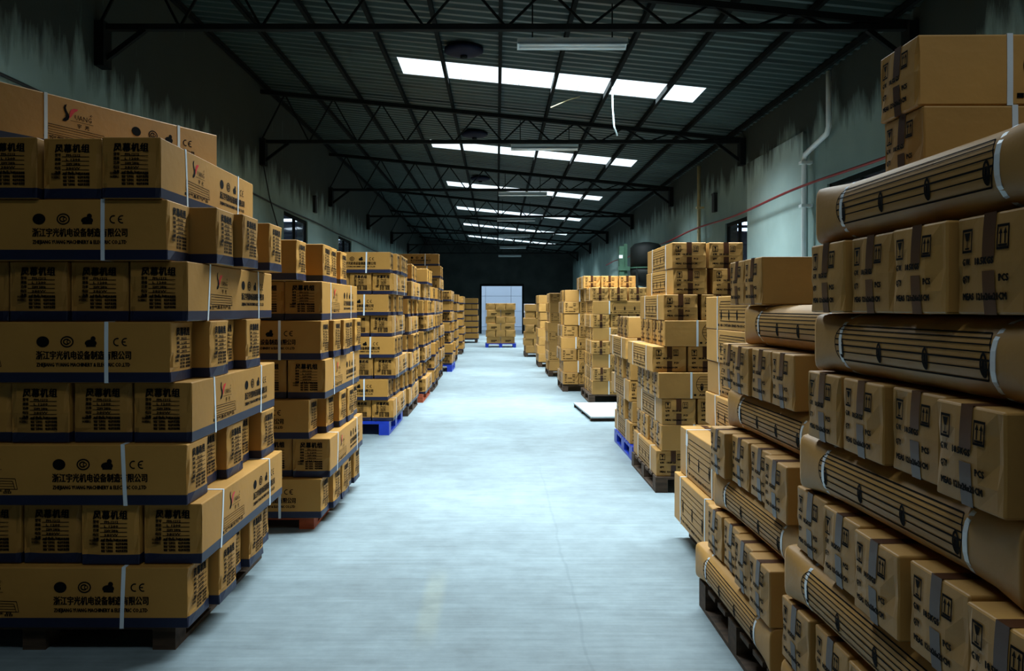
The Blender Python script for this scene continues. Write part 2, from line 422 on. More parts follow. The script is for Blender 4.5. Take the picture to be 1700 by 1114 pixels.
for i, y in enumerate((11.2, 16.6, 22.3)):
    x = -0.46; z = roof_z(x)
    e = empty('roof_vent', (x, y, z)); tag(e, 'round dark blue ventilator cap in the roof, %s from the camera' % ORD[i], 'vent', 'round roof vents')
    m2 = MB(); m2.lathe([(0.20,-0.02),(0.27,-0.03),(0.27,-0.075),(0.22,-0.10),(0.10,-0.125),(0.02,-0.13)], 24); obj('vent_cap', m2.mesh('vent_cap', M_black, True), parent=e)
    m2 = MB(); m2.lathe([(0.05,-0.12),(0.05,-0.16),(0.02,-0.165)], 12); obj('vent_hub', m2.mesh('vent_hub', M_steel, True), parent=e)
m2 = MB(); m2.tube([(1.74,12.2,4.86),(1.75,12.2,4.5),(1.77,12.2,4.24),(1.82,12.2,4.1)], 0.012, 6)
tag(obj('hanging_cord', m2.mesh('hanging_cord', M_fix, True)), 'pale cord dangling from the roof under the skylight', 'cord')
m2 = MB(); m2.tube([(0.86,12.9,4.70),(1.15,13.05,4.86),(1.35,13.1,4.93)], 0.009, 6)
tag(obj('yellow_rod', m2.mesh('yellow_rod', M_pipe2, True)), 'thin yellowish rod stuck under the roof behind the first skylight', 'rod')
# left wall cable, drooping wire, slots
m2 = MB(); m2.tube([(WX0+0.03, y, 3.45+0.015*math.sin(y*1.1)) for y in [x*0.8 for x in range(3, 44)]], 0.016, 6)
tag(obj('wall_cable', m2.mesh('wall_cable', M_cable, True)), 'black cable running along the left wall over the windows', 'cable')
m2 = MB(); m2.tube([(WX0+0.05, 14.3, 4.1),(WX0+0.06, 14.7, 3.5),(WX0+0.06, 15.4, 2.9),(WX0+0.06, 15.75, 2.3)], 0.012, 6)
tag(obj('drooping_wire', m2.mesh('drooping_wire', M_cable, True)), 'thin black wire drooping down the left wall by the window', 'wire')
for x, y, z, lb in ((WX0+0.03, 18.5, 3.68, 'small dark box fixed on the left wall between the windows'), (WX1-0.03, 16.2, 3.42, 'small dark box fixed on the right wall above the cable')):
    m2 = MB(); m2.box(x-0.035, x+0.035, y-0.09, y+0.09, z, z+0.36); m2.box(x-0.045, x+0.045, y-0.10, y+0.10, z+0.34, z+0.38)
    tag(obj('junction_box', m2.mesh('junction_box', M_cable)), lb, 'junction box')
# right wall: downpipes and red cable
e = empty('downpipe', (WX1-0.12, 11.25, 0)); tag(e, 'white plastic downpipe with an elbow on the right wall', 'pipe')
m2 = MB(); m2.tube([(0,0,0.02),(0,0,3.56),(0,-0.05,3.63),(0,-0.78,3.76),(0,-0.84,3.84),(0,-0.84,4.55)], 0.036, 10); obj('pipe_run', m2.mesh('pipe_run', M_pipe, True), parent=e)
for z in (1.6, 2.9, 3.5):
    m2 = MB(); m2.box(-0.055, 0.10, -0.055, 0.055, z, z+0.04); obj('pipe_clip', m2.mesh('pipe_clip', M_pipe), parent=e)
e = empty('downpipe', (WX1-0.12, 17.1, 0)); tag(e, 'yellowed downpipe on the right wall behind the tall carton stack', 'pipe')
m2 = MB(); m2.tube([(0,0,0.02),(0,0,4.5)], 0.04, 10); obj('pipe_run', m2.mesh('pipe_run', M_pipe2, True), parent=e)
for z in (2.6, 3.6):
    m2 = MB(); m2.box(-0.055, 0.10, -0.055, 0.055, z, z+0.04); obj('pipe_clip', m2.mesh('pipe_clip', M_pipe2), parent=e)
pts = []
for k in range(0, 61):
    y = 7.0 + k*0.4
    sag = 0.05*math.sin((y-11.25)/5.85*pi)**2
    pts.append((WX1-0.21, y, 3.17 - sag))
m2 = MB(); m2.tube(pts, 0.018, 6); tag(obj('red_cable', m2.mesh('red_cable', M_redcable, True)), 'dark red cable strung along the right wall past the pipes', 'cable')
# green post and dark hopper by the right wall
e = empty('steel_post', (3.12, 20, 0)); tag(e, 'pale green steel machine post with a bracket near the right wall', 'post')
m2 = MB(); m2.box(-0.10, 0.02, -0.10, 0.10, 0, 3.02); m2.box(0.02, 0.10, -0.07, 0.07, 0, 3.08); obj('column', m2.mesh('column', M_green), parent=e)
m2 = MB(); m2.box(-0.13, 0.16, -0.12, -0.10, 2.42, 2.52); obj('bracket', m2.mesh('bracket', M_green), parent=e)
m2 = MB(); m2.box(-0.108, -0.02, -0.108, -0.10, 2.72, 2.80); obj('name_plate', m2.mesh('name_plate', M_white), parent=e)
e = empty('hopper', (3.74, 20.2, 0)); tag(e, 'dark green steel hopper with a rounded bowl beside the green post', 'hopper')
m2 = MB(); m2.lathe([(0.06,2.02),(0.22,2.06),(0.34,2.18),(0.40,2.34),(0.42,2.48)], 24); obj('bowl', m2.mesh('bowl', M_dkgreen, True), parent=e)
m2 = MB(); m2.lathe([(0.44,2.48),(0.44,2.51)], 24); obj('rim', m2.mesh('rim', M_green), parent=e)
m2 = MB(); m2.lathe([(0.40,2.51),(0.40,3.0),(0.30,3.1),(0.1,3.14)], 24); obj('drum', m2.mesh('drum', M_dkgreen, True), parent=e)
for a in (45, 135, 225, 315):
    cx, cy = 0.40*math.cos(math.radians(a)), 0.40*math.sin(math.radians(a))
    m2 = MB(); m2.bar((cx, cy, 0), (cx, cy, 2.48), 0.05, 0.05); obj('leg', m2.mesh('leg', M_dkgreen), parent=e)

# ================================================================ cartons
class CartonType:
    """One kind of carton: shared meshes for body, print, straps, tape. Local X = length, base at z = 0."""
    def __init__(s, name, L, W, H, rnd=False, band=0.0, mats=None, seed=1, dent=0.010, segx=10):
        s.name, s.L, s.W, s.H, s.rnd, s.band = name, L, W, H, rnd, band
        s.mats = mats or [M_kraft, M_band]
        s.dent, s.segx = dent, segx
        s.rng = random.Random(seed)
        s.bodies = [s.body(k) for k in range(4)]
        s.parts = []                                # (name, mesh, label or None)
    def dfm(s, x, y, z, off=0.0):
        L, W, H = s.L, s.W, s.H
        if s.rnd:
            a = y/(W/2); b = (z-H/2)/(H/2)
            n = 2.7 + 5.0*min(1, abs(2*x/L))**10
            m = max(abs(a), abs(b))
            if m > 1e-6:
                k = m/((abs(a)**n + abs(b)**n)**(1/n)); a *= k; b *= k
            y = a*(W/2+off); z = H/2 + b*(H/2+off)
            if abs(x) > L/2-1e-5: x += math.copysign(0.004+off, x)
            return (x, y, z)
        u, t = 2*x/L, 2*z/H-1
        e = (1-u*u)*(1-t*t)
        xe = 0.006*(abs(u)**10)*(1-(2*y/W)**2)*(1-t*t)
        sx = 1 if x > 0 else -1
        y2 = y*(1+0.012*max(0, e)) ; x2 = x + sx*xe
        if off:
            dx = abs(abs(x)-L/2); dy = abs(abs(y)-W/2); dz = min(abs(z), abs(z-H)); m = min(dx, dy, dz)
            if m == dx: x2 += math.copysign(off, x)
            elif m == dy: y2 += math.copysign(off, y)
            else: z += off if z > H/2 else -off
        return (x2, y2, z)
    def body(s, k):
        L, W, H = s.L, s.W, s.H; rng = random.Random(k*31+int(L*1000)); r = 0.005
        def axis(h, n, extra=()):
            q = [-h/2, -h/2+r, h/2-r, h/2] + [-h/2 + h*i/n for i in range(1, n)] + list(extra)
            return sorted(set(round(v, 5) for v in q))
        xs = axis(L, s.segx)
        ny, nz = (10, 10) if s.rnd else (3, 4)
        ys = axis(W, ny, () if s.rnd else (-0.41*W, 0.41*W))
        zs = [z + H/2 for z in axis(H, nz, ([s.band-H/2] if s.band else []))]
        idx = {}; V = []; F = []; MI = []
        dn = {}
        def vert(x, y, z):
            key = (round(x,5), round(y,5), round(z,5))
            if key in idx: return idx[key]
            px, py, pz = s.dfm(x, y, z)
            if not s.rnd:
                bx, by, bz = abs(abs(x)-L/2) < 1e-4, abs(abs(y)-W/2) < 1e-4, min(abs(z), abs(z-H)) < 1e-4
                if bx + by + bz >= 2:
                    q = r*0.35 if bx+by+bz == 2 else r*0.5
                    if bx: px -= math.copysign(q, x)
                    if by: py -= math.copysign(q, y)
                    if bz: pz += q if z < H/2 else -q
                # crushed vertical corners of the end flaps
                if abs(x) > L/2-1e-4 and abs(y) > 0.40*W and r*2 < z < H-2*r:
                    g = (1 if x > 0 else -1, 1 if y > 0 else -1, round(z, 3), abs(y) > 0.45*W)
                    if g not in dn: dn[g] = rng.random()**2*s.dent*(1.0 if g[3] else 0.6)
                    px -= math.copysign(dn[g], x)
                    if g[3] and by: py -= math.copysign(dn[g]*0.4, y)
            idx[key] = len(V); V.append((px, py, pz)); return idx[key]
        def grid(A, B, fn, side):
            for a0, a1 in zip(A, A[1:]):
                for b0, b1 in zip(B, B[1:]):
                    F.append((vert(*fn(a0,b0)), vert(*fn(a1,b0)), vert(*fn(a1,b1)), vert(*fn(a0,b1))))
                    MI.append(1 if (side and s.band and b1 <= s.band+1e-4) else 0)
        grid(xs, zs, lambda a, b: (a, -W/2, b), True)
        grid([-q for q in xs], zs, lambda a, b: (a, W/2, b), True)
        grid(ys, zs, lambda a, b: (L/2, a, b), True)
        grid([-q for q in ys], zs, lambda a, b: (-L/2, a, b), True)
        grid(xs, ys, lambda a, b: (a, b, H), False)
        grid([-q for q in xs], ys, lambda a, b: (a, b, 0), False)
        me = bpy.data.meshes.new(s.name); me.from_pydata(V, [], F); me.update()
        for m in s.mats: me.materials.append(m)
        for p, i in zip(me.polygons, MI): p.material_index = i; p.use_smooth = s.rnd
        return me
    def loop(s, x, wd=0.017, off=0.0018, tilt=0.0):
        """band round the carton at length position x"""
        L, W, H = s.L, s.W, s.H; mb = MB(); pts = []
        if s.rnd:
            for k in range(28):
                t = 2*pi*k/28; c, q = math.cos(t), math.sin(t); m = max(abs(c), abs(q))
                pts.append((c/m*W/2, H/2+q/m*H/2))
        else:
            n = 4
            pts += [(-W/2, H*i/n) for i in range(n)] + [(-W/2+W*i/n, H) for i in range(n)]
            pts += [(W/2, H-H*i/n) for i in range(n)] + [(W/2-W*i/n, 0) for i in range(n)]
        P = []
        for (y, z) in pts:
            row = []
            for dx in (-wd/2, wd/2):
                xx = x+dx+tilt*(H-z)
                a = s.dfm(xx, y, z)
                c = Vector((0, a[1], a[2]-H/2))
                if s.rnd: d = c.normalized()
                else:
                    d = Vector((0, 0, 0))
                    if abs(abs(y)-W/2) < 1e-6: d.y = math.copysign(1, y)
                    if z < 1e-6: d.z = -0.3
                    if z > H-1e-6: d.z = 1
                row.append((Vector(a)+d*0.0004, Vector(a)+d*off))
            P.append(row)
        n = len(P)
        for i in range(n):
            A, B = P[i], P[(i+1) % n]
            mb.quad(A[0][1], B[0][1], B[1][1], A[1][1])
            mb.quad(A[0][0], B[0][0], B[0][1], A[0][1]); mb.quad(A[1][1], B[1][1], B[1][0], A[1][0])
        return mb.mesh('strap', M_strap)
    def add_straps(s, xs, tilts=(0.0,)):
        s.straps = [[s.loop(x, tilt=t*(1 if i == 0 else -0.4)) for i, x in enumerate(xs)] for t in tilts]
    def tape_mesh(s, low=False, side=0.09, wd=0.042):
        """one length of tape over the top (or under the bottom) seam, folded down (up) both ends"""
        L, H = s.L, s.H; mb = MB(); o = 0.0013; h = wd/2
        prof = [(-L/2, side*i/3) for i in range(3)]
        pts = []
        zz = (lambda d: d) if low else (lambda d: H-d)
        for i in range(4): pts.append(('e', -1, zz(side*(3-i)/3 if i < 3 else 0)))
        for i in range(1, 6): pts.append(('t', -L/2+L*i/6, 0))
        for i in range(4): pts.append(('e', 1, zz(side*i/3 if i > 0 else 0)))
        rows = []
        for k, a, z in pts:
            if k == 'e':
                r_ = []
                for y in (-h, h):
                    q = s.dfm(a*L/2, y, z)
                    edge = z < 1e-6 or z > H-1e-6
                    r_.append((q[0]+a*o, q[1], (z-0.0006 if low else z+o) if edge else q[2]))
                rows.append(r_)
            else: rows.append([(a, y, -0.0006 if low else H+o) for y in (-h, h)])
        for A, B in zip(rows, rows[1:]):
            n = len(mb.v)
            if n == 0: mb.v += [tuple(A[0]), tuple(A[1])]; n = 2
            mb.v += [tuple(B[0]), tuple(B[1])]; mb.f.append((n-2, n, n+1, n-1)); mb.m.append(0)
        return mb.mesh('packing_tape', M_tape)
    def tapes(s, wd=0.042): return [('packing_tape', s.tape_mesh(False, wd=wd), None), ('packing_tape', s.tape_mesh(True, wd=wd), None)]

# ---------------------------------------------------------------- print (ink) on the cartons
_tc = {}
def text_polys(t, size, fat=0.0, width=None):
    key = (t, size, fat)
    if key not in _tc:
        c = bpy.data.curves.new('txt', 'FONT'); c.body = t; c.size = size; c.resolution_u = 1; c.offset = fat
        o = bpy.data.objects.new('txt', c); link(o)
        dg = bpy.context.evaluated_depsgraph_get(); dg.update()
        me = bpy.data.meshes.new_from_object(o.evaluated_get(dg))
        _tc[key] = ([(v.co.x, v.co.y) for v in me.vertices], [tuple(p.vertices) for p in me.polygons])
        bpy.data.objects.remove(o); bpy.data.curves.remove(c); bpy.data.meshes.remove(me)
    V, F = _tc[key]
    if width:
        x0 = min(v[0] for v in V); x1 = max(v[0] for v in V); k = width/(x1-x0)
        V = [((x-x0)*k, y) for x, y in V]
    return V, F

class Ink:
    def __init__(s, ct): s.ct = ct; s.v = []; s.f = []; s.m = []; s.face = 'front'
    def _p(s, u, v):
        ct = s.ct; L, W = ct.L, ct.W
        q = {'front': (u, -W/2, v), 'back': (-u, W/2, v), 'left': (-L/2, -u, v), 'right': (L/2, u, v)}[s.face]
        return ct.dfm(*q, off=0.0013)
    def poly(s, V, F, mi=0):
        n = len(s.v); s.v += [s._p(u, v) for u, v in V]
        for f in F: s.f.append(tuple(n+i for i in f)); s.m.append(mi)
    def rect(s, u0, v0, u1, v1, mi=0, step=0.05):
        nu = max(1, math.ceil((u1-u0)/step)); nv = max(1, math.ceil((v1-v0)/0.03))
        for i in range(nu):
            for j in range(nv):
                a, b = u0+(u1-u0)*i/nu, u0+(u1-u0)*(i+1)/nu; c, d = v0+(v1-v0)*j/nv, v0+(v1-v0)*(j+1)/nv
                s.poly([(a,c),(b,c),(b,d),(a,d)], [(0,1,2,3)], mi)
    def line(s, pts, wd, mi=0):
        for (a, b), (c, d) in zip(pts, pts[1:]):
            dx, dy = c-a, d-b; l = math.hypot(dx, dy)
            if l < 1e-6: continue
            nx, ny = -dy/l*wd/2, dx/l*wd/2; n = max(1, math.ceil(l/0.05))
            for i in range(n):
                t0, t1 = i/n, (i+1)/n
                s.poly([(a+dx*t0-nx,b+dy*t0-ny),(a+dx*t1-nx,b+dy*t1-ny),(a+dx*t1+nx,b+dy*t1+ny),(a+dx*t0+nx,b+dy*t0+ny)], [(0,1,2,3)], mi)
    def ell(s, u, v, ru, rv, mi=0, n=18):
        s.poly([(u+ru*math.cos(2*pi*k/n), v+rv*math.sin(2*pi*k/n)) for k in range(n)], [tuple(range(n))], mi)
    def ring(s, u, v, ru, rv, wd, a0=0, a1=360, mi=0, n=18):
        for k in range(n):
            t0, t1 = math.radians(a0+(a1-a0)*k/n), math.radians(a0+(a1-a0)*(k+1)/n)
            P = lambda t, d: (u+(ru+d)*math.cos(t), v+(rv+d)*math.sin(t))
            s.poly([P(t0,-wd/2), P(t0,wd/2), P(t1,wd/2), P(t1,-wd/2)], [(3,2,1,0)], mi)
    def text(s, t, u, v, size, fat=0.0, width=None, mi=0):
        if ord(t[0]) > 0x2fff or fat > 0.0005:      # struck several times instead of outlined: keeps fine strokes whole
            if ord(t[0]) < 0x2fff: fat *= 1.0
            V, F = text_polys(t, size, 0.0, width)
            for du, dv in ((0.0, 0.0), (fat, fat*0.5), (fat*2, 0.0), (fat, -fat*0.5)): s.poly([(u+x+du, v+y+dv) for x, y in V], F, mi)
            return
        V, F = text_polys(t, size, fat, width); s.poly([(u+x, v+y) for x, y in V], F, mi)
    def mesh(s):
        me = bpy.data.meshes.new('printed_marks'); me.from_pydata(s.v, [], s.f); me.update()
        for m in (M_ink, M_red, M_kraft): me.materials.append(m)
        for p, i in zip(me.polygons, s.m): p.material_index = i
        return me

def swoosh(k, u, v, h):
    """dark curling stroke with a red wing, followed by the letters UANG and two characters"""
    a = [(0.42,1.0),(0.28,0.93),(0.22,0.78),(0.26,0.60),(0.36,0.42),(0.34,0.26),(0.20,0.14),(0.0,0.06),(0.16,0.0),(0.36,0.02),(0.52,0.14),(0.58,0.32),(0.52,0.48),(0.42,0.62),(0.36,0.78)]
    c = (0.40, 0.40)
    for i in range(len(a)//2):
        j = len(a)-1-i
        if j-1 > i+1:
            k.poly([(u+x*h, v+y*h) for x, y in (a[i], a[i+1], a[j-1] if j-1 > i+1 else a[j], a[j])], [(0,1,2,3)], 0)
    b = [(0.56,0.22),(0.60,0.44),(0.62,0.62),(0.70,0.76),(0.88,0.84),(1.14,0.84),(1.04,0.72),(0.90,0.64),(0.78,0.48),(0.68,0.32)]
    for i in range(len(b)//2-1):
        j = len(b)-1-i
        k.poly([(u+x*h, v+y*h) for x, y in (b[i], b[j], b[j-1], b[i+1])], [(0,1,2,3)], 1)
    k.text('UANG', u+0.92*h, v+0.22*h, 0.40*h, 0.0, 1.05*h)
    k.text('®', u+1.86*h, v+0.52*h, 0.26*h)
    k.line([(u+0.62*h, v+0.12*h), (u+1.2*h, v+0.12*h), (u+2.1*h, v+0.10*h)], 0.02*h)
    k.text('宇', u+1.05*h, v-0.22*h, 0.28*h, 0.0006); k.text('光', u+1.55*h, v-0.22*h, 0.28*h, 0.0006)

def ce(k, u, v, h):
    k.ring(u+0.5*h, v+0.5*h, 0.43*h, 0.43*h, 0.15*h, 70, 290, 0, 12)
    k.ring(u+1.5*h, v+0.5*h, 0.43*h, 0.43*h, 0.15*h, 70, 290, 0, 12)
    k.rect(u+1.1*h, v+0.43*h, u+1.5*h, v+0.57*h)

def ink_long(ct):
    """print of the long banded carton: both long sides and both ends"""
    k = Ink(ct); L, W, H, b = ct.L, ct.W, ct.H, ct.band
    q = H/0.266
    for f in ('front', 'back'):
        k.face = f
        swoosh(k, -0.315, 0.150*q, 0.085*q)
        # outlined long unit drawing with caption
        for d in (0.0, 0.011): 
            k.line([(-0.39+d, 0.078*q), (-0.385+d, 0.125*q-d), (-0.08-d, 0.118*q-d), (-0.07-d, 0.072*q), (-0.39+d, 0.078*q)], 0.0025)
        for zz in (0.088, 0.100): k.line([(-0.375, zz*q), (-0.085, (zz-0.004)*q)], 0.002)
        k.rect(-0.395, 0.054*q, -0.378, 0.068*q); k.text('空气幕系列产品', -0.368, 0.055*q, 0.020, 0.0006, 0.27)
        # four approval symbols
        v0 = 0.180*q
        k.ell(0.110, v0, 0.028, 0.024)
        k.ring(0.215, v0, 0.026, 0.022, 0.006); k.ring(0.213, v0, 0.013, 0.011, 0.006, 50, 310); k.ring(0.222, v0, 0.007, 0.007, 0.004)
        k.ell(0.318, v0-0.006, 0.026, 0.016); k.ell(0.328, v0+0.013, 0.011, 0.011); k.rect(0.298, v0-0.022, 0.340, v0-0.010)
        ce(k, 0.415, v0-0.019, 0.036)
        k.text('浙江宇光机电设备制造有限公司', 0.080, 0.106*q, 0.040, 0.0016, 0.41)
        k.text('ZHEJIANG YUANG MACHINERY & ELECTRIC CO.,LTD', 0.082, 0.072*q, 0.023, 0.0012, 0.405)
    for f in ('left', 'right'):
        k.face = f
        u0 = -0.075
        for i, c in enumerate('风幕机组'):
            k.text(c, u0+i*0.038, H-0.060*q, 0.040, 0.0024, 0.033)
        for i in range(5):
            v = H-(0.080+0.019*i)*q
            k.text('型号 规格 功率 电压 净重'.split()[i], u0, v, 0.015, 0.0009, 0.026)
            k.line([(u0+0.032, v-0.002), (u0+0.150, v-0.002)], 0.0028)
            k.text(('FM-1212', 'L 1200', '220V 50Hz', '380W', '18.5 kg')[i], u0+0.05, v, 0.014, 0.0009, 0.06)
        for r in range(4):
            v = b + (0.012 + 0.0155*(3-r))*q
            for u, t, wd in ((u0-0.016, '小心轻放向上', 0.040), (u0+0.036, '制造厂名称地址', 0.052), (u0+0.100, '电话传真邮编', 0.050)):
                if r < 2 or u > u0: k.text(t, u, v, 0.013, 0.0008, wd)
    return k.mesh()

def ink_end_icons(k, ct, full=True):
    W, H = ct.W, ct.H; q = H/0.205; p = W/0.255
    for f in ('left', 'right'):
        k.face = f
        for u0, g in ((-0.102*p, 0), (0.028*p, 1)):
            w_, h_, t = 0.040*p, 0.050*q, 0.0055; v0 = H-0.076*q
            k.rect(u0, v0, u0+w_, v0+t); k.rect(u0, v0+h_-t, u0+w_, v0+h_); k.rect(u0, v0+t, u0+t*0.7, v0+h_-t); k.rect(u0+w_-t*0.7, v0+t, u0+w_, v0+h_-t)
            cx = u0+w_/2
            if g == 0:          # wine glass
                k.poly([(cx-0.011, v0+h_-0.008), (cx-0.004, v0+h_*0.5), (cx+0.004, v0+h_*0.5), (cx+0.011, v0+h_-0.008)], [(0,1,2,3)])
                k.rect(cx-0.0015, v0+0.010, cx+0.0015, v0+h_*0.5); k.rect(cx-0.008, v0+0.007, cx+0.008, v0+0.011)
            else:               # two arrows up over a bar
                for d in (-0.007, 0.007):
                    k.poly([(cx+d-0.006, v0+h_*0.62), (cx+d+0.006, v0+h_*0.62), (cx+d, v0+h_-0.007)], [(0,1,2)]); k.rect(cx+d-0.002, v0+0.012, cx+d+0.002, v0+h_*0.62)
                k.rect(cx-0.014, v0+0.006, cx+0.014, v0+0.011)
        v = H-0.102*q
        k.text('G.W.', -0.102*p, v, 0.020*q, 0.0019, 0.032*p); k.text('18.5KGS', -0.050*p, v, 0.020*q, 0.0019, 0.066*p)
        v = H-0.138*q
        k.text('QTY', -0.102*p, v, 0.020*q, 0.0019, 0.028*p); k.text('PCS', 0.034*p, v, 0.020*q, 0.0019, 0.030*p)
        v = H-0.175*q
        k.text('MEAS', -0.102*p, v, 0.020*q, 0.0019, 0.042*p); k.text('121x26x21CM', -0.048*p, v, 0.020*q, 0.0019, 0.104*p)

def ink_louver(k, ct, u0, u1, lines=7, ovals=4, cap=True):
    """line drawing of a long louvred unit with round left end and oval brackets"""
    H = ct.H; z0, z1 = 0.26*H, 0.84*H
    for f in ('front', 'back'):
        k.face = f
        for i in range(lines):
            t = i/(lines-1); v = z0+(z1-z0)*t**0.8; e = 0.03*(2*t-1)**2
            k.line([(u0+e, v), (u1-0.5*e, v)], 0.0048 if i in (0, lines-1, 2) else 0.0034)
        n = 8; k.line([(u0+0.03*((2*i/n-1)**2), z0+(z1-z0)*i/n) for i in range(n+1)], 0.004)
        k.line([(u1-0.015, z0), (u1, (z0+z1)/2), (u1-0.015, z1)], 0.004)
        for j in range(ovals):
            u = u0+0.045+(u1-u0-0.07)*j/(ovals-1)
            k.ring(u, 0.44*H, 0.010, 0.13*H, 0.007, n=16); k.ell(u, 0.42*H, 0.006, 0.10*H, n=12)
        if cap:
            k.rect(u0-0.02, 0.10*H, u0+0.0, 0.17*H)
            k.text('AIR CURTAIN SERIES PRODUCTS', u0+0.02, 0.10*H, 0.022, 0.0016, (u1-u0)*0.96)

# kinds ----------------------------------------------------------
A1 = CartonType('long_carton', 1.33, 0.253, 0.264, band=0.046, seed=1, dent=0.016)
A1.add_straps((-0.385, 0.385), (0.0, 0.09, -0.12)); A1.parts = [('printed_marks', ink_long(A1), None)]
A2 = CartonType('long_carton', 1.33, 0.253, 0.246, band=0.042, seed=2, dent=0.016)
A2.add_straps((-0.385, 0.385), (0.0, 0.05)); A2.parts = [('printed_marks', ink_long(A2), None)]
BK = [M_kraft2, M_band]
B1 = CartonType('strapped_carton', 1.15, 0.243, 0.208, mats=BK, seed=3, dent=0.013)
B1.add_straps((-0.31, 0.31), (0.0, 0.06))
k_ = Ink(B1); ink_end_icons(k_, B1); ink_louver(k_, B1, -0.27, 0.27); B1.parts = [('printed_marks', k_.mesh(), None)] + B1.tapes()
B2 = CartonType('strapped_carton', 1.15, 0.275, 0.209, mats=BK, seed=4, dent=0.013)
B2.add_straps((-0.31, 0.31), (0.0,))
k_ = Ink(B2); ink_end_icons(k_, B2); ink_louver(k_, B2, -0.27, 0.27, 6, 4, True); B2.parts = [('printed_marks', k_.mesh(), None)] + B2.tapes()
T1 = CartonType('rounded_carton', 1.10, 0.265, 0.184, rnd=True, mats=BK, seed=5)
T1.add_straps((-0.37, 0.37), (0.0, 0.08))
k_ = Ink(T1); ink_louver(k_, T1, -0.40, 0.36, 7, 4, False); T1.parts = [('printed_marks', k_.mesh(), None)]
C1 = CartonType('tall_carton', 0.96, 0.30, 0.298, mats=BK, seed=6)
C1.add_straps((-0.30, 0.30), (0.0,))
k_ = Ink(C1); ink_louver(k_, C1, -0.27, 0.27, 6, 3, True); C1.parts = [('printed_marks', k_.mesh(), None)] + C1.tapes()
E1 = CartonType('small_carton', 0.52, 0.36, 0.252, mats=BK, seed=8, segx=4)
E1.add_straps((), (0.0,)); k_ = Ink(E1)
for f_ in ('front', 'back'):
    k_.face = f_; k_.rect(-0.10, 0.10, 0.12, 0.13); k_.rect(-0.10, 0.06, 0.06, 0.08)
E1.parts = [('printed_marks', k_.mesh(), None)] + E1.tapes(wd=0.05)
P1 = CartonType('pale_carton', 0.50, 0.40, 0.42, mats=[M_pale, M_band], seed=9, segx=4); P1.add_straps((), (0.0,))

def carton(ct, x, y, z, rz, label, group, detail=2, yaw=0.0, tilt=None, name=None):
    """x, y = centre of the base. detail 0: body only, 1: print, 2: print, straps, tape"""
    o = obj(name or ct.name, ct.bodies[R.randrange(4)], loc=(x, y, z), rz=rz+yaw)
    tag(o, label, 'carton', group)
    if detail >= 1:
        for nm, me, lb in ct.parts:
            if nm == 'packing_tape' and detail < 2: continue
            c = obj(nm, me, parent=o)
            if nm == 'printed_marks': c['kind'] = 'stuff'
        st = ct.straps[R.randrange(len(ct.straps)) if tilt is None else tilt]
        for me in st: obj('strap', me, parent=o)
    return o
def sticker(o, ct, face, u, v, wd, h):
    mb = MB(); k = Ink(ct); k.face = face
    V = [k._p(*p) for p in ((u, v), (u+wd, v), (u+wd, v+h), (u, v+h))]
    mb.quad(*V); s_ = obj('white_sticker', mb.mesh('white_sticker', M_white), parent=o); s_['label'] = 'blank white paper sticker'

# ---------------------------------------------------------------- pallets
_pm = {}
def pallet(x, y, sx, sy, h, mats, label, plastic=False, detail=True):
    """centre x, y; deck boards run along X"""
    e = empty('plastic_pallet' if plastic else 'wooden_pallet', (x, y, 0)); tag(e, label, 'pallet')
    def bx(nm, *b):
        key = (nm, mats.name) + tuple(round(v[1]-v[0], 3) for v in (b[0:2], b[2:4], b[4:6]))
        if key not in _pm:
            m2 = MB(); m2.box(-(b[1]-b[0])/2, (b[1]-b[0])/2, -(b[3]-b[2])/2, (b[3]-b[2])/2, 0, b[5]-b[4]); _pm[key] = m2.mesh(nm, mats)
        obj(nm, _pm[key], parent=e, loc=((b[0]+b[1])/2, (b[2]+b[3])/2, b[4]))
    t = 0.02
    if plastic:
        n = 9; gp = 0.02; wdt = (sy-gp*(n-1))/n
        for i in range(n): bx('deck_slat', -sx/2, sx/2, -sy/2+i*(wdt+gp), -sy/2+i*(wdt+gp)+wdt, h-0.028, h)
        for u in (-1, 0, 1):
            bx('runner', u*(sx/2-0.06)-0.06, u*(sx/2-0.06)+0.06, -sy/2, sy/2, 0, 0.025)
            for v in (-1, 0, 1):
                bx('foot', u*(sx/2-0.06)-0.06, u*(sx/2-0.06)+0.06, v*(sy/2-0.09)-0.09, v*(sy/2-0.09)+0.09, 0.025, h-0.028)
        return
    n = 7 if detail else 5; gp = 0.05; wdt = (sy-gp*(n-1))/n
    for i in range(n): bx('deck_board', -sx/2, sx/2, -sy/2+i*(wdt+gp), -sy/2+i*(wdt+gp)+wdt, h-t, h)
    for u in (-1, 0, 1):
        bx('bottom_board', u*(sx/2-0.05)-0.05, u*(sx/2-0.05)+0.05, -sy/2, sy/2, 0, t)
        for v in (-1, 0, 1):
            bx('block', u*(sx/2-0.05)-0.05, u*(sx/2-0.05)+0.05, v*(sy/2-0.06)-0.06, v*(sy/2-0.06)+0.06, t, h-t)

O1 = ['front', 'second', 'third', 'fourth', 'fifth', 'sixth']
NTH = ['outermost', 'second', 'third', 'fourth', 'fifth', 'sixth']
def lay(i, n): return 'top layer' if i == n-1 else 'bottom layer' if i == 0 else '%s layer up' % ORD[i]

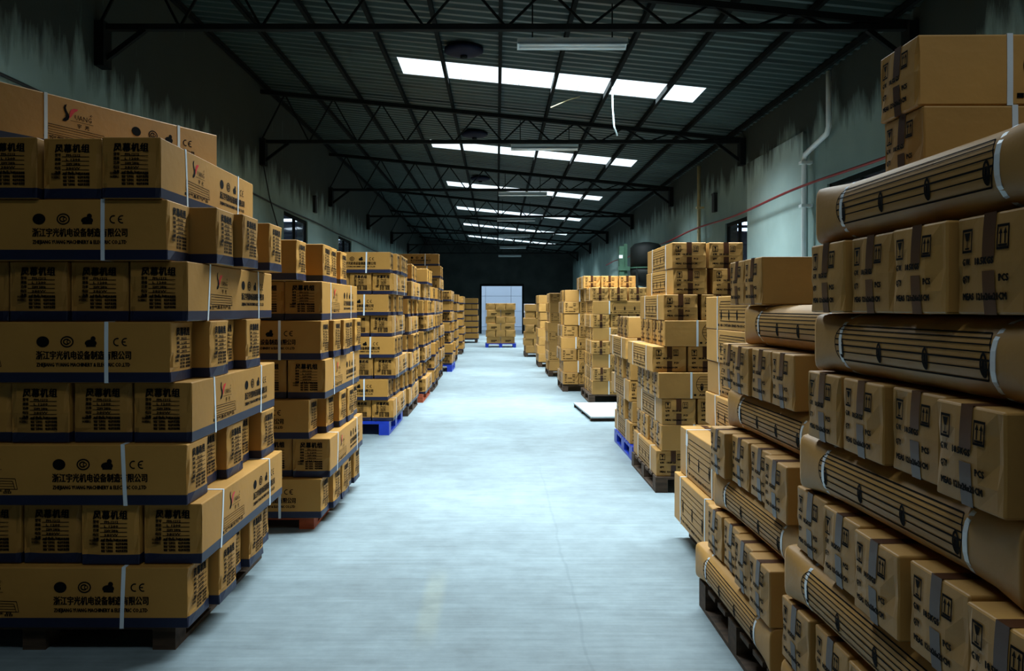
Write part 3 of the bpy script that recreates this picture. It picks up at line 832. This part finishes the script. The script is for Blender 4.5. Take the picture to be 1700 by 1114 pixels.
# ================================================================ left side: stacks of long banded cartons
def left_stack(nm, y0, layers, ct, z0, pitch, ny, detail, side=1.0):
    """layers from the bottom: ('Y', edge_x) ends to the camera, or ('X', [edge_x ...]) crosswise, one edge per carton from the front"""
    n = len(layers); g = 'cartons of the %s' % nm
    for i, (ax, ed) in enumerate(layers):
        z = z0 + i*pitch
        if ax == 'Y':
            for j in range(ny if not isinstance(ed, tuple) else ed[1]):
                e0 = ed[0] if isinstance(ed, tuple) else ed
                x = e0 - ct.W/2 - j*(ct.W+0.012); y = y0 + ct.L/2 + (R.uniform(-0.02, 0.03) if j else 0.0)
                carton(ct, x, y + (0.04 if i < n-1 else -0.02), z, pi/2, 'brown carton set lengthwise, %s from the aisle, %s of %s' % (NTH[j], lay(i, n), nm), g, detail, R.uniform(-0.005, 0.005))
        else:
            for j, e in enumerate(ed):
                y = y0 + ct.W/2 + j*(ct.W+0.02)
                if isinstance(e, tuple): y = e[1] + ct.W/2; e = e[0]
                carton(ct, e - ct.L/2, y, z, 0, 'brown carton laid crosswise, %s from the camera, %s of %s' % (NTH[j] if j else 'first', lay(i, n), nm), g, detail, R.uniform(-0.006, 0.006))

S1 = [('X', [-1.337,-1.297,-1.36,-1.321,-1.37]), ('Y', -1.295), ('X', [-1.343,-1.395,-1.351,-1.40,-1.335]), ('Y', -1.340),
      ('X', [-1.413,-1.339,-1.40,-1.338,-1.42]), ('Y', -1.358), ('X', [-1.43,-1.311,-1.272,(-1.26,4.48)]), ('Y', -1.452)]
left_stack('nearest left stack', 3.5, S1, A1, 0.11, 0.266, 4, 2)
pallet(-2.03, 4.19, 1.24, 1.30, 0.108, M_wood2, 'dark wooden pallet under the nearest left carton stack')
carton(A1, -2.043, 4.165, 0.112+8*0.266, math.radians(63), 'brown carton lying askew on top of the nearest left stack', 'cartons of the nearest left stack', 2, 0, 0)

S2 = [('X', [-1.18,-1.15,-1.14,-1.17,-1.15]), ('Y', -1.13), ('X', [-1.26,-1.20,-1.16,-1.15,-1.17]), ('Y', -1.16),
      ('X', [-1.18,-1.15,-1.13,-1.16,-1.14]), ('Y', -1.18), ('X', [(-1.305,5.27),(-1.21,5.62),(-1.22,5.90),(-1.23,6.36)])]
left_stack('second left stack', 5.42, S2, A1, 0.085, 0.266, 3, 2)
pallet(-1.86, 6.12, 1.24, 1.30, 0.083, M_redwood, 'reddish wooden pallet under the second left carton stack')

def gen_layers(edge, n, first, jit, nx=5):
    out = []
    for i in range(n):
        e = edge + R.uniform(-jit, jit)
        out.append(('X', [e + R.uniform(-jit, jit)*1.3 for _ in range(nx)]) if (i + first) % 2 == 0 else ('Y', e + jit*0.5))
    return out
left_stack('third left stack', 9.5, gen_layers(-1.24, 8, 1, 0.03), A2, 0.16, 0.250, 3, 2)
pallet(-1.92, 10.18, 1.30, 1.36, 0.158, M_blue, 'blue plastic pallet under the third left carton stack', True)
left_stack('fourth left stack', 11.15, gen_layers(-1.22, 8, 1, 0.03), A2, 0.13, 0.249, 2, 2)
pallet(-1.88, 11.83, 1.30, 1.36, 0.128, M_wood2, 'dark wooden pallet under the fourth left carton stack')
left_stack('fifth left stack', 12.75, gen_layers(-1.15, 8, 1, 0.03), A2, 0.13, 0.249, 2, 2)
pallet(-1.82, 13.43, 1.30, 1.36, 0.128, M_redwood, 'orange brown wooden pallet under the fifth left carton stack')
left_stack('sixth left stack', 14.4, gen_layers(-1.13, 7, 0, 0.03), A2, 0.13, 0.249, 2, 1)
pallet(-1.80, 15.08, 1.30, 1.36, 0.128, M_wood2, 'dark wooden pallet under the sixth left carton stack')
left_stack('seventh left stack', 16.7, gen_layers(-1.20, 9, 0, 0.03), A2, 0.13, 0.249, 2, 1)
carton(A2, -1.87, 16.85, 0.13+9*0.249, 0, 'brown carton laid crosswise on top of the tall seventh left stack', 'cartons of the seventh left stack', 2)
pallet(-1.86, 17.38, 1.30, 1.36, 0.128, M_wood2, 'dark wooden pallet under the tall seventh left carton stack')
left_stack('eighth left stack', 18.9, gen_layers(-1.09, 7, 1, 0.03), A2, 0.16, 0.249, 2, 1)
pallet(-1.72, 19.58, 1.34, 1.36, 0.158, M_blue, 'blue plastic pallet under the eighth left carton stack', True)
left_stack('ninth left stack', 22.2, gen_layers(-1.13, 7, 0, 0.03, 4), A2, 0.13, 0.249, 2, 0)
pallet(-1.80, 22.88, 1.30, 1.36, 0.128, M_wood2, 'dark wooden pallet under the ninth left carton stack', detail=False)
left_stack('tenth left stack', 26.0, gen_layers(-1.10, 7, 1, 0.03, 4), A2, 0.13, 0.249, 2, 0)
pallet(-1.78, 26.68, 1.30, 1.36, 0.128, M_wood2, 'dark wooden pallet under the tenth left carton stack', detail=False)
left_stack('last left stack', 34.6, gen_layers(-0.82, 7, 0, 0.02, 2), A2, 0.15, 0.252, 3, 0)
pallet(-1.50, 35.28, 1.30, 1.36, 0.148, M_wood2, 'dark wooden pallet under the last left carton stack', detail=False)

# ================================================================ right side, nearest stack: rounded cartons under rows of ends
g = 'cartons of the nearest right stack'; nm = 'nearest right stack'
def row_ends(ct, x, y_far, n, z, where, grp, detail=2, step=None, jit=0.012, yaw=0.004):
    """cartons laid crosswise with their ends to the aisle, counted from the far end of the hall"""
    out = []
    for j in range(n):
        y = y_far - ct.W/2 - j*(step or ct.W+0.016)
        o = carton(ct, x + ct.L/2 + R.uniform(-jit, jit), y, z, 0, 'brown carton end, %s from the far end, %s' % (ORD[j], where), grp, detail, R.uniform(-yaw, yaw))
        out.append(o)
    return out
def round_row(x, y_far, z, where, grp, ct=T1, yaw=0.0):
    return carton(ct, x + ct.W/2, y_far - ct.L/2, z, -pi/2, 'rounded brown carton lying lengthwise, %s' % where, grp, 2, yaw)
pallet(1.60, 2.10, 1.16, 1.30, 0.11, M_wood2, 'dark wooden pallet under the nearest right carton stack')
round_row(0.98, 2.78, 0.112, 'bottom row of %s' % nm, g)
row_ends(B1, 1.00, 2.80, 5, 0.298, 'lowest row of ends, %s' % nm, g)
round_row(0.985, 2.76, 0.508, 'second rounded row up, %s' % nm, g)
row_ends(B1, 0.985, 2.72, 5, 0.694, 'second row of ends up, %s' % nm, g, step=0.268, jit=0.028)
round_row(1.005, 2.66, 0.903, 'third rounded row up, %s' % nm, g, yaw=0.01)
row_ends(B1, 1.00, 2.60, 4, 1.090, 'third row of ends up, %s' % nm, g, step=0.268, jit=0.028)
round_row(1.01, 2.56, 1.299, 'fourth rounded row up, %s' % nm, g)
row_ends(B1, 1.00, 2.55, 4, 1.486, 'fourth row of ends up, %s' % nm, g, step=0.260, jit=0.014, yaw=0.003)
round_row(1.32, 2.50, 1.299, 'behind the fourth rounded row of %s' % nm, g)
round_row(1.01, 2.55, 1.697, 'topmost rounded row of %s' % nm, g)
round_row(1.32, 2.50, 1.696, 'second from the aisle under the two top cartons', g)
carton(B1, 1.245+0.575, 2.475, 1.882, 0, 'brown carton with white strap, lower of the two crosswise on the nearest right stack', g, 2, 0.0, 0)
carton(B1, 1.235+0.575, 2.475, 2.092, 0, 'brown carton with white strap, upper of the two crosswise on the nearest right stack', g, 2, -0.015, 0)

# second right stack
g = 'cartons of the second right stack'; nm = 'second right stack'
pallet(1.62, 3.50, 1.20, 1.14, 0.138, M_wood2, 'dark wooden pallet under the second right carton stack, by the aisle')
round_row(1.0, 4.06, 0.140, 'bottom row of %s' % nm, g)
row_ends(B1, 1.02, 3.97, 4, 0.326, 'lowest row of ends, %s' % nm, g, jit=0.025)
round_row(1.05, 3.90, 0.536, 'second rounded row up, %s' % nm, g)
row_ends(B1, 1.05, 3.90, 4, 0.722, 'second row of ends up, %s' % nm, g, jit=0.02)
round_row(1.10, 3.84, 0.932, 'third rounded row up, %s' % nm, g)
row_ends(B1, 1.10, 3.98, 4, 1.118, 'third row of ends up, %s' % nm, g, jit=0.02)
round_row(1.15, 3.74, 1.328, 'topmost rounded row of %s' % nm, g)
row_ends(B1, 1.15, 4.00, 2, 1.514, 'top row of %s' % nm, g, jit=0.02)

# third right stack: two tall cartons and four long ones behind
g = 'cartons of the third right stack'; nm = 'third right stack'
pallet(1.86, 4.80, 1.2, 1.0, 0.128, M_wood2, 'dark wooden pallet under the third right carton stack, beside the aisle')
carton(C1, 1.165+0.15, 4.34+0.48, 0.129, -pi/2, 'tall brown carton lying lengthwise at the bottom of the third right stack', g, 2)
o = carton(C1, 1.20+0.15, 4.32+0.48, 0.43, -pi/2, 'tall brown carton with white sticker, second level of the third right stack', g, 2)
sticker(o, C1, 'front', -0.32, 0.20, 0.05, 0.075)
for i in range(4):
    carton(B1, 1.40+0.13+R.uniform(-0.03, 0.03), 5.42-0.575, 0.732+i*0.2105, -pi/2, 'brown carton with framed drawing, set lengthwise, %s of four in the third right stack' % ('lowest', 'second up', 'third up', 'topmost')[i], g, 2, R.uniform(-0.02, 0.02))
C2 = CartonType('tall_carton', 1.15, 0.50, 0.60, mats=BK, seed=11); C2.add_straps((-0.3, 0.3), (0.0,)); C2.parts = C2.tapes()
carton(C2, 1.80, 4.845, 0.13, -pi/2, 'big plain brown carton deep inside the third right stack', g, 2)

# fourth right stack (mixed, strapped cartons with icons and text)
g = 'cartons of the fourth right stack'; nm = 'fourth right stack'
Y4 = 6.54; p4 = 0.2115
def r4y(i, x, n, yo=0.0, gap=0.02, d=2):
    for j in range(n):
        carton(B2, x + B2.W/2 + j*(B2.W+gap), Y4 + yo + B2.L/2 + R.uniform(0, 0.02), 0.13+i*p4, -pi/2, 'brown carton set lengthwise, %s from the aisle, %s of %s' % (NTH[j], lay(i, 9), nm), g, d, R.uniform(-0.015, 0.015))
def r4x(i, x, n, yo=0.0):
    out = []
    for j in range(n):
        out.append(carton(B2, x + B2.L/2 + R.uniform(-0.015, 0.015), Y4 + yo + B2.W/2 + j*(B2.W+0.008), 0.13+i*p4, 0, 'brown carton laid crosswise, %s from the camera, %s of %s' % ('first' if j == 0 else NTH[j], lay(i, 9), nm), g, 2, R.uniform(-0.003, 0.003)))
    return out
r4y(0, 1.300, 2); r4x(1, 1.33, 4); r4y(2, 1.335, 2); o4 = r4x(3, 1.32, 4)
sticker(o4[2], B2, 'left', -0.03, 0.10, 0.05, 0.09)
r4y(4, 1.26, 2, 0.03); r4x(5, 1.37, 4); r4y(6, 1.36, 2); r4y(7, 1.43, 2, 0.0, 0.05); r4y(8, 1.43, 2, 0.0, 0.015)
pallet(1.86, 7.12, 1.15, 1.16, 0.128, M_wood2, 'dark wooden pallet under the tall fourth right carton stack')

# fifth right stack on a blue pallet
g = 'cartons of the fifth right stack'; nm = 'fifth right stack'
pallet(1.92, 8.48, 1.20, 1.20, 0.138, M_blue, 'blue plastic pallet under the fifth right carton stack', True)
def gen_right(nm, x, y0, n, z0, first, nx, ny, detail, jit=0.03, ct=None, p=0.2115):
    ct = ct or B2; g = 'cartons of the %s' % nm
    for i in range(n):
        z = z0 + i*p; e = x + R.uniform(-jit, jit)
        if (i + first) % 2 == 0:
            for j in range(nx):
                carton(ct, e + ct.W/2 + j*(ct.W+0.02), y0 + ct.L/2 + R.uniform(-0.02, 0.02), z, -pi/2, 'brown carton set lengthwise, %s from the aisle, %s of %s' % (NTH[j], lay(i, n), nm), g, detail, R.uniform(-0.015, 0.015))
        else:
            for j in range(ny):
                carton(ct, e + ct.L/2 + R.uniform(-jit, jit)*0.6, y0 + ct.W/2 + j*(ct.W+0.012), z, 0, 'brown carton laid crosswise, %s from the camera, %s of %s' % ('first' if j == 0 else NTH[j], lay(i, n), nm), g, detail, R.uniform(-0.004, 0.004))
gen_right(nm, 1.31, 8.05, 6, 0.14, 0, 2, 3, 2, 0.035)
gen_right('sixth right stack', 1.50, 12.75, 8, 0.13, 1, 4, 4, 2, 0.03)
pallet(2.05, 13.35, 1.2, 1.2, 0.128, M_wood2, 'dark wooden pallet under the sixth right carton stack', detail=False)
for j in range(3):
    carton(B2, 1.58+j*(B2.W+0.02), 14.0, 0.13+8*0.2115, -pi/2, 'brown carton in the short row on the sixth right stack, %s from the aisle' % NTH[j], 'cartons of the sixth right stack', 2)
gen_right('seventh right stack', 1.18, 14.45, 8, 0.13, 0, 2, 4, 1, 0.03)
pallet(1.75, 15.05, 1.15, 1.2, 0.128, M_wood2, 'dark wooden pallet under the seventh right carton stack', detail=False)
gen_right('eighth right stack', 1.12, 17.6, 8, 0.13, 1, 2, 4, 1, 0.04)
pallet(1.70, 18.2, 1.15, 1.2, 0.128, M_wood2, 'dark wooden pallet under the eighth right carton stack', detail=False)
gen_right('ninth right stack', 1.05, 20.4, 8, 0.13, 0, 2, 4, 0, 0.04)
pallet(1.62, 21.0, 1.15, 1.2, 0.128, M_wood2, 'dark wooden pallet under the ninth right carton stack', detail=False)
gen_right('tenth right stack', 0.86, 24.6, 7, 0.13, 1, 2, 4, 0, 0.04)
pallet(1.42, 25.2, 1.15, 1.2, 0.128, M_wood2, 'dark wooden pallet under the tenth right carton stack', detail=False)

# ================================================================ loaded pallet standing in the aisle, far end
g = 'cartons on the aisle pallet'
pallet(0.14, 31.0, 1.16, 1.10, 0.15, M_blue, 'blue plastic pallet standing alone in the aisle', True)
for i in range(6):
    z = 0.15 + i*0.2535; n = 3 if i in (1, 3, 5) else 2
    for j in range(n):
        if n == 3: x, rz = 0.14+(j-1)*0.375, pi/2
        else: x, rz = 0.14+(j-0.5)*0.535, 0.0
        carton(E1, x, 30.48+(0.26 if n == 3 else 0.18)+R.uniform(-0.02, 0.02), z, rz, 'small brown carton, %s from left in front, %s on the aisle pallet' % (ORD[j], lay(i, 6)), g, 1, R.uniform(-0.03, 0.03))
    for j in range(2):
        carton(E1, 0.14-0.27+j*0.54, 31.30, z, 0, 'small brown carton at the back, %s from left, %s on the aisle pallet' % (ORD[j], lay(i, 6)), g, 0, R.uniform(-0.03, 0.03))
# pale cartons by the loading door
for i in range(4):
    carton(P1, 1.55+R.uniform(-0.03, 0.03), 38.0, i*0.42, 0, 'pale lilac carton in the stack by the loading door, %s' % ('lowest', 'second up', 'third up', 'topmost')[i], 'pale cartons by the door', 0, R.uniform(-0.04, 0.04))

# pale board lying on the floor on the right
e = empty('board', (1.62, 11.45, 0), 0.05); tag(e, 'pale flat board lying on the floor beside the right stacks', 'board')
m2 = MB(); m2.box(-0.42, 0.42, -0.8, 0.8, 0.045, 0.065); obj('panel', m2.mesh('panel', M_board), parent=e)
for yy in (-0.76, 0.0, 0.70):
    m2 = MB(); m2.box(-0.42, 0.42, yy, yy+0.06, 0.0, 0.045); obj('batten', m2.mesh('batten', M_wood2), parent=e)
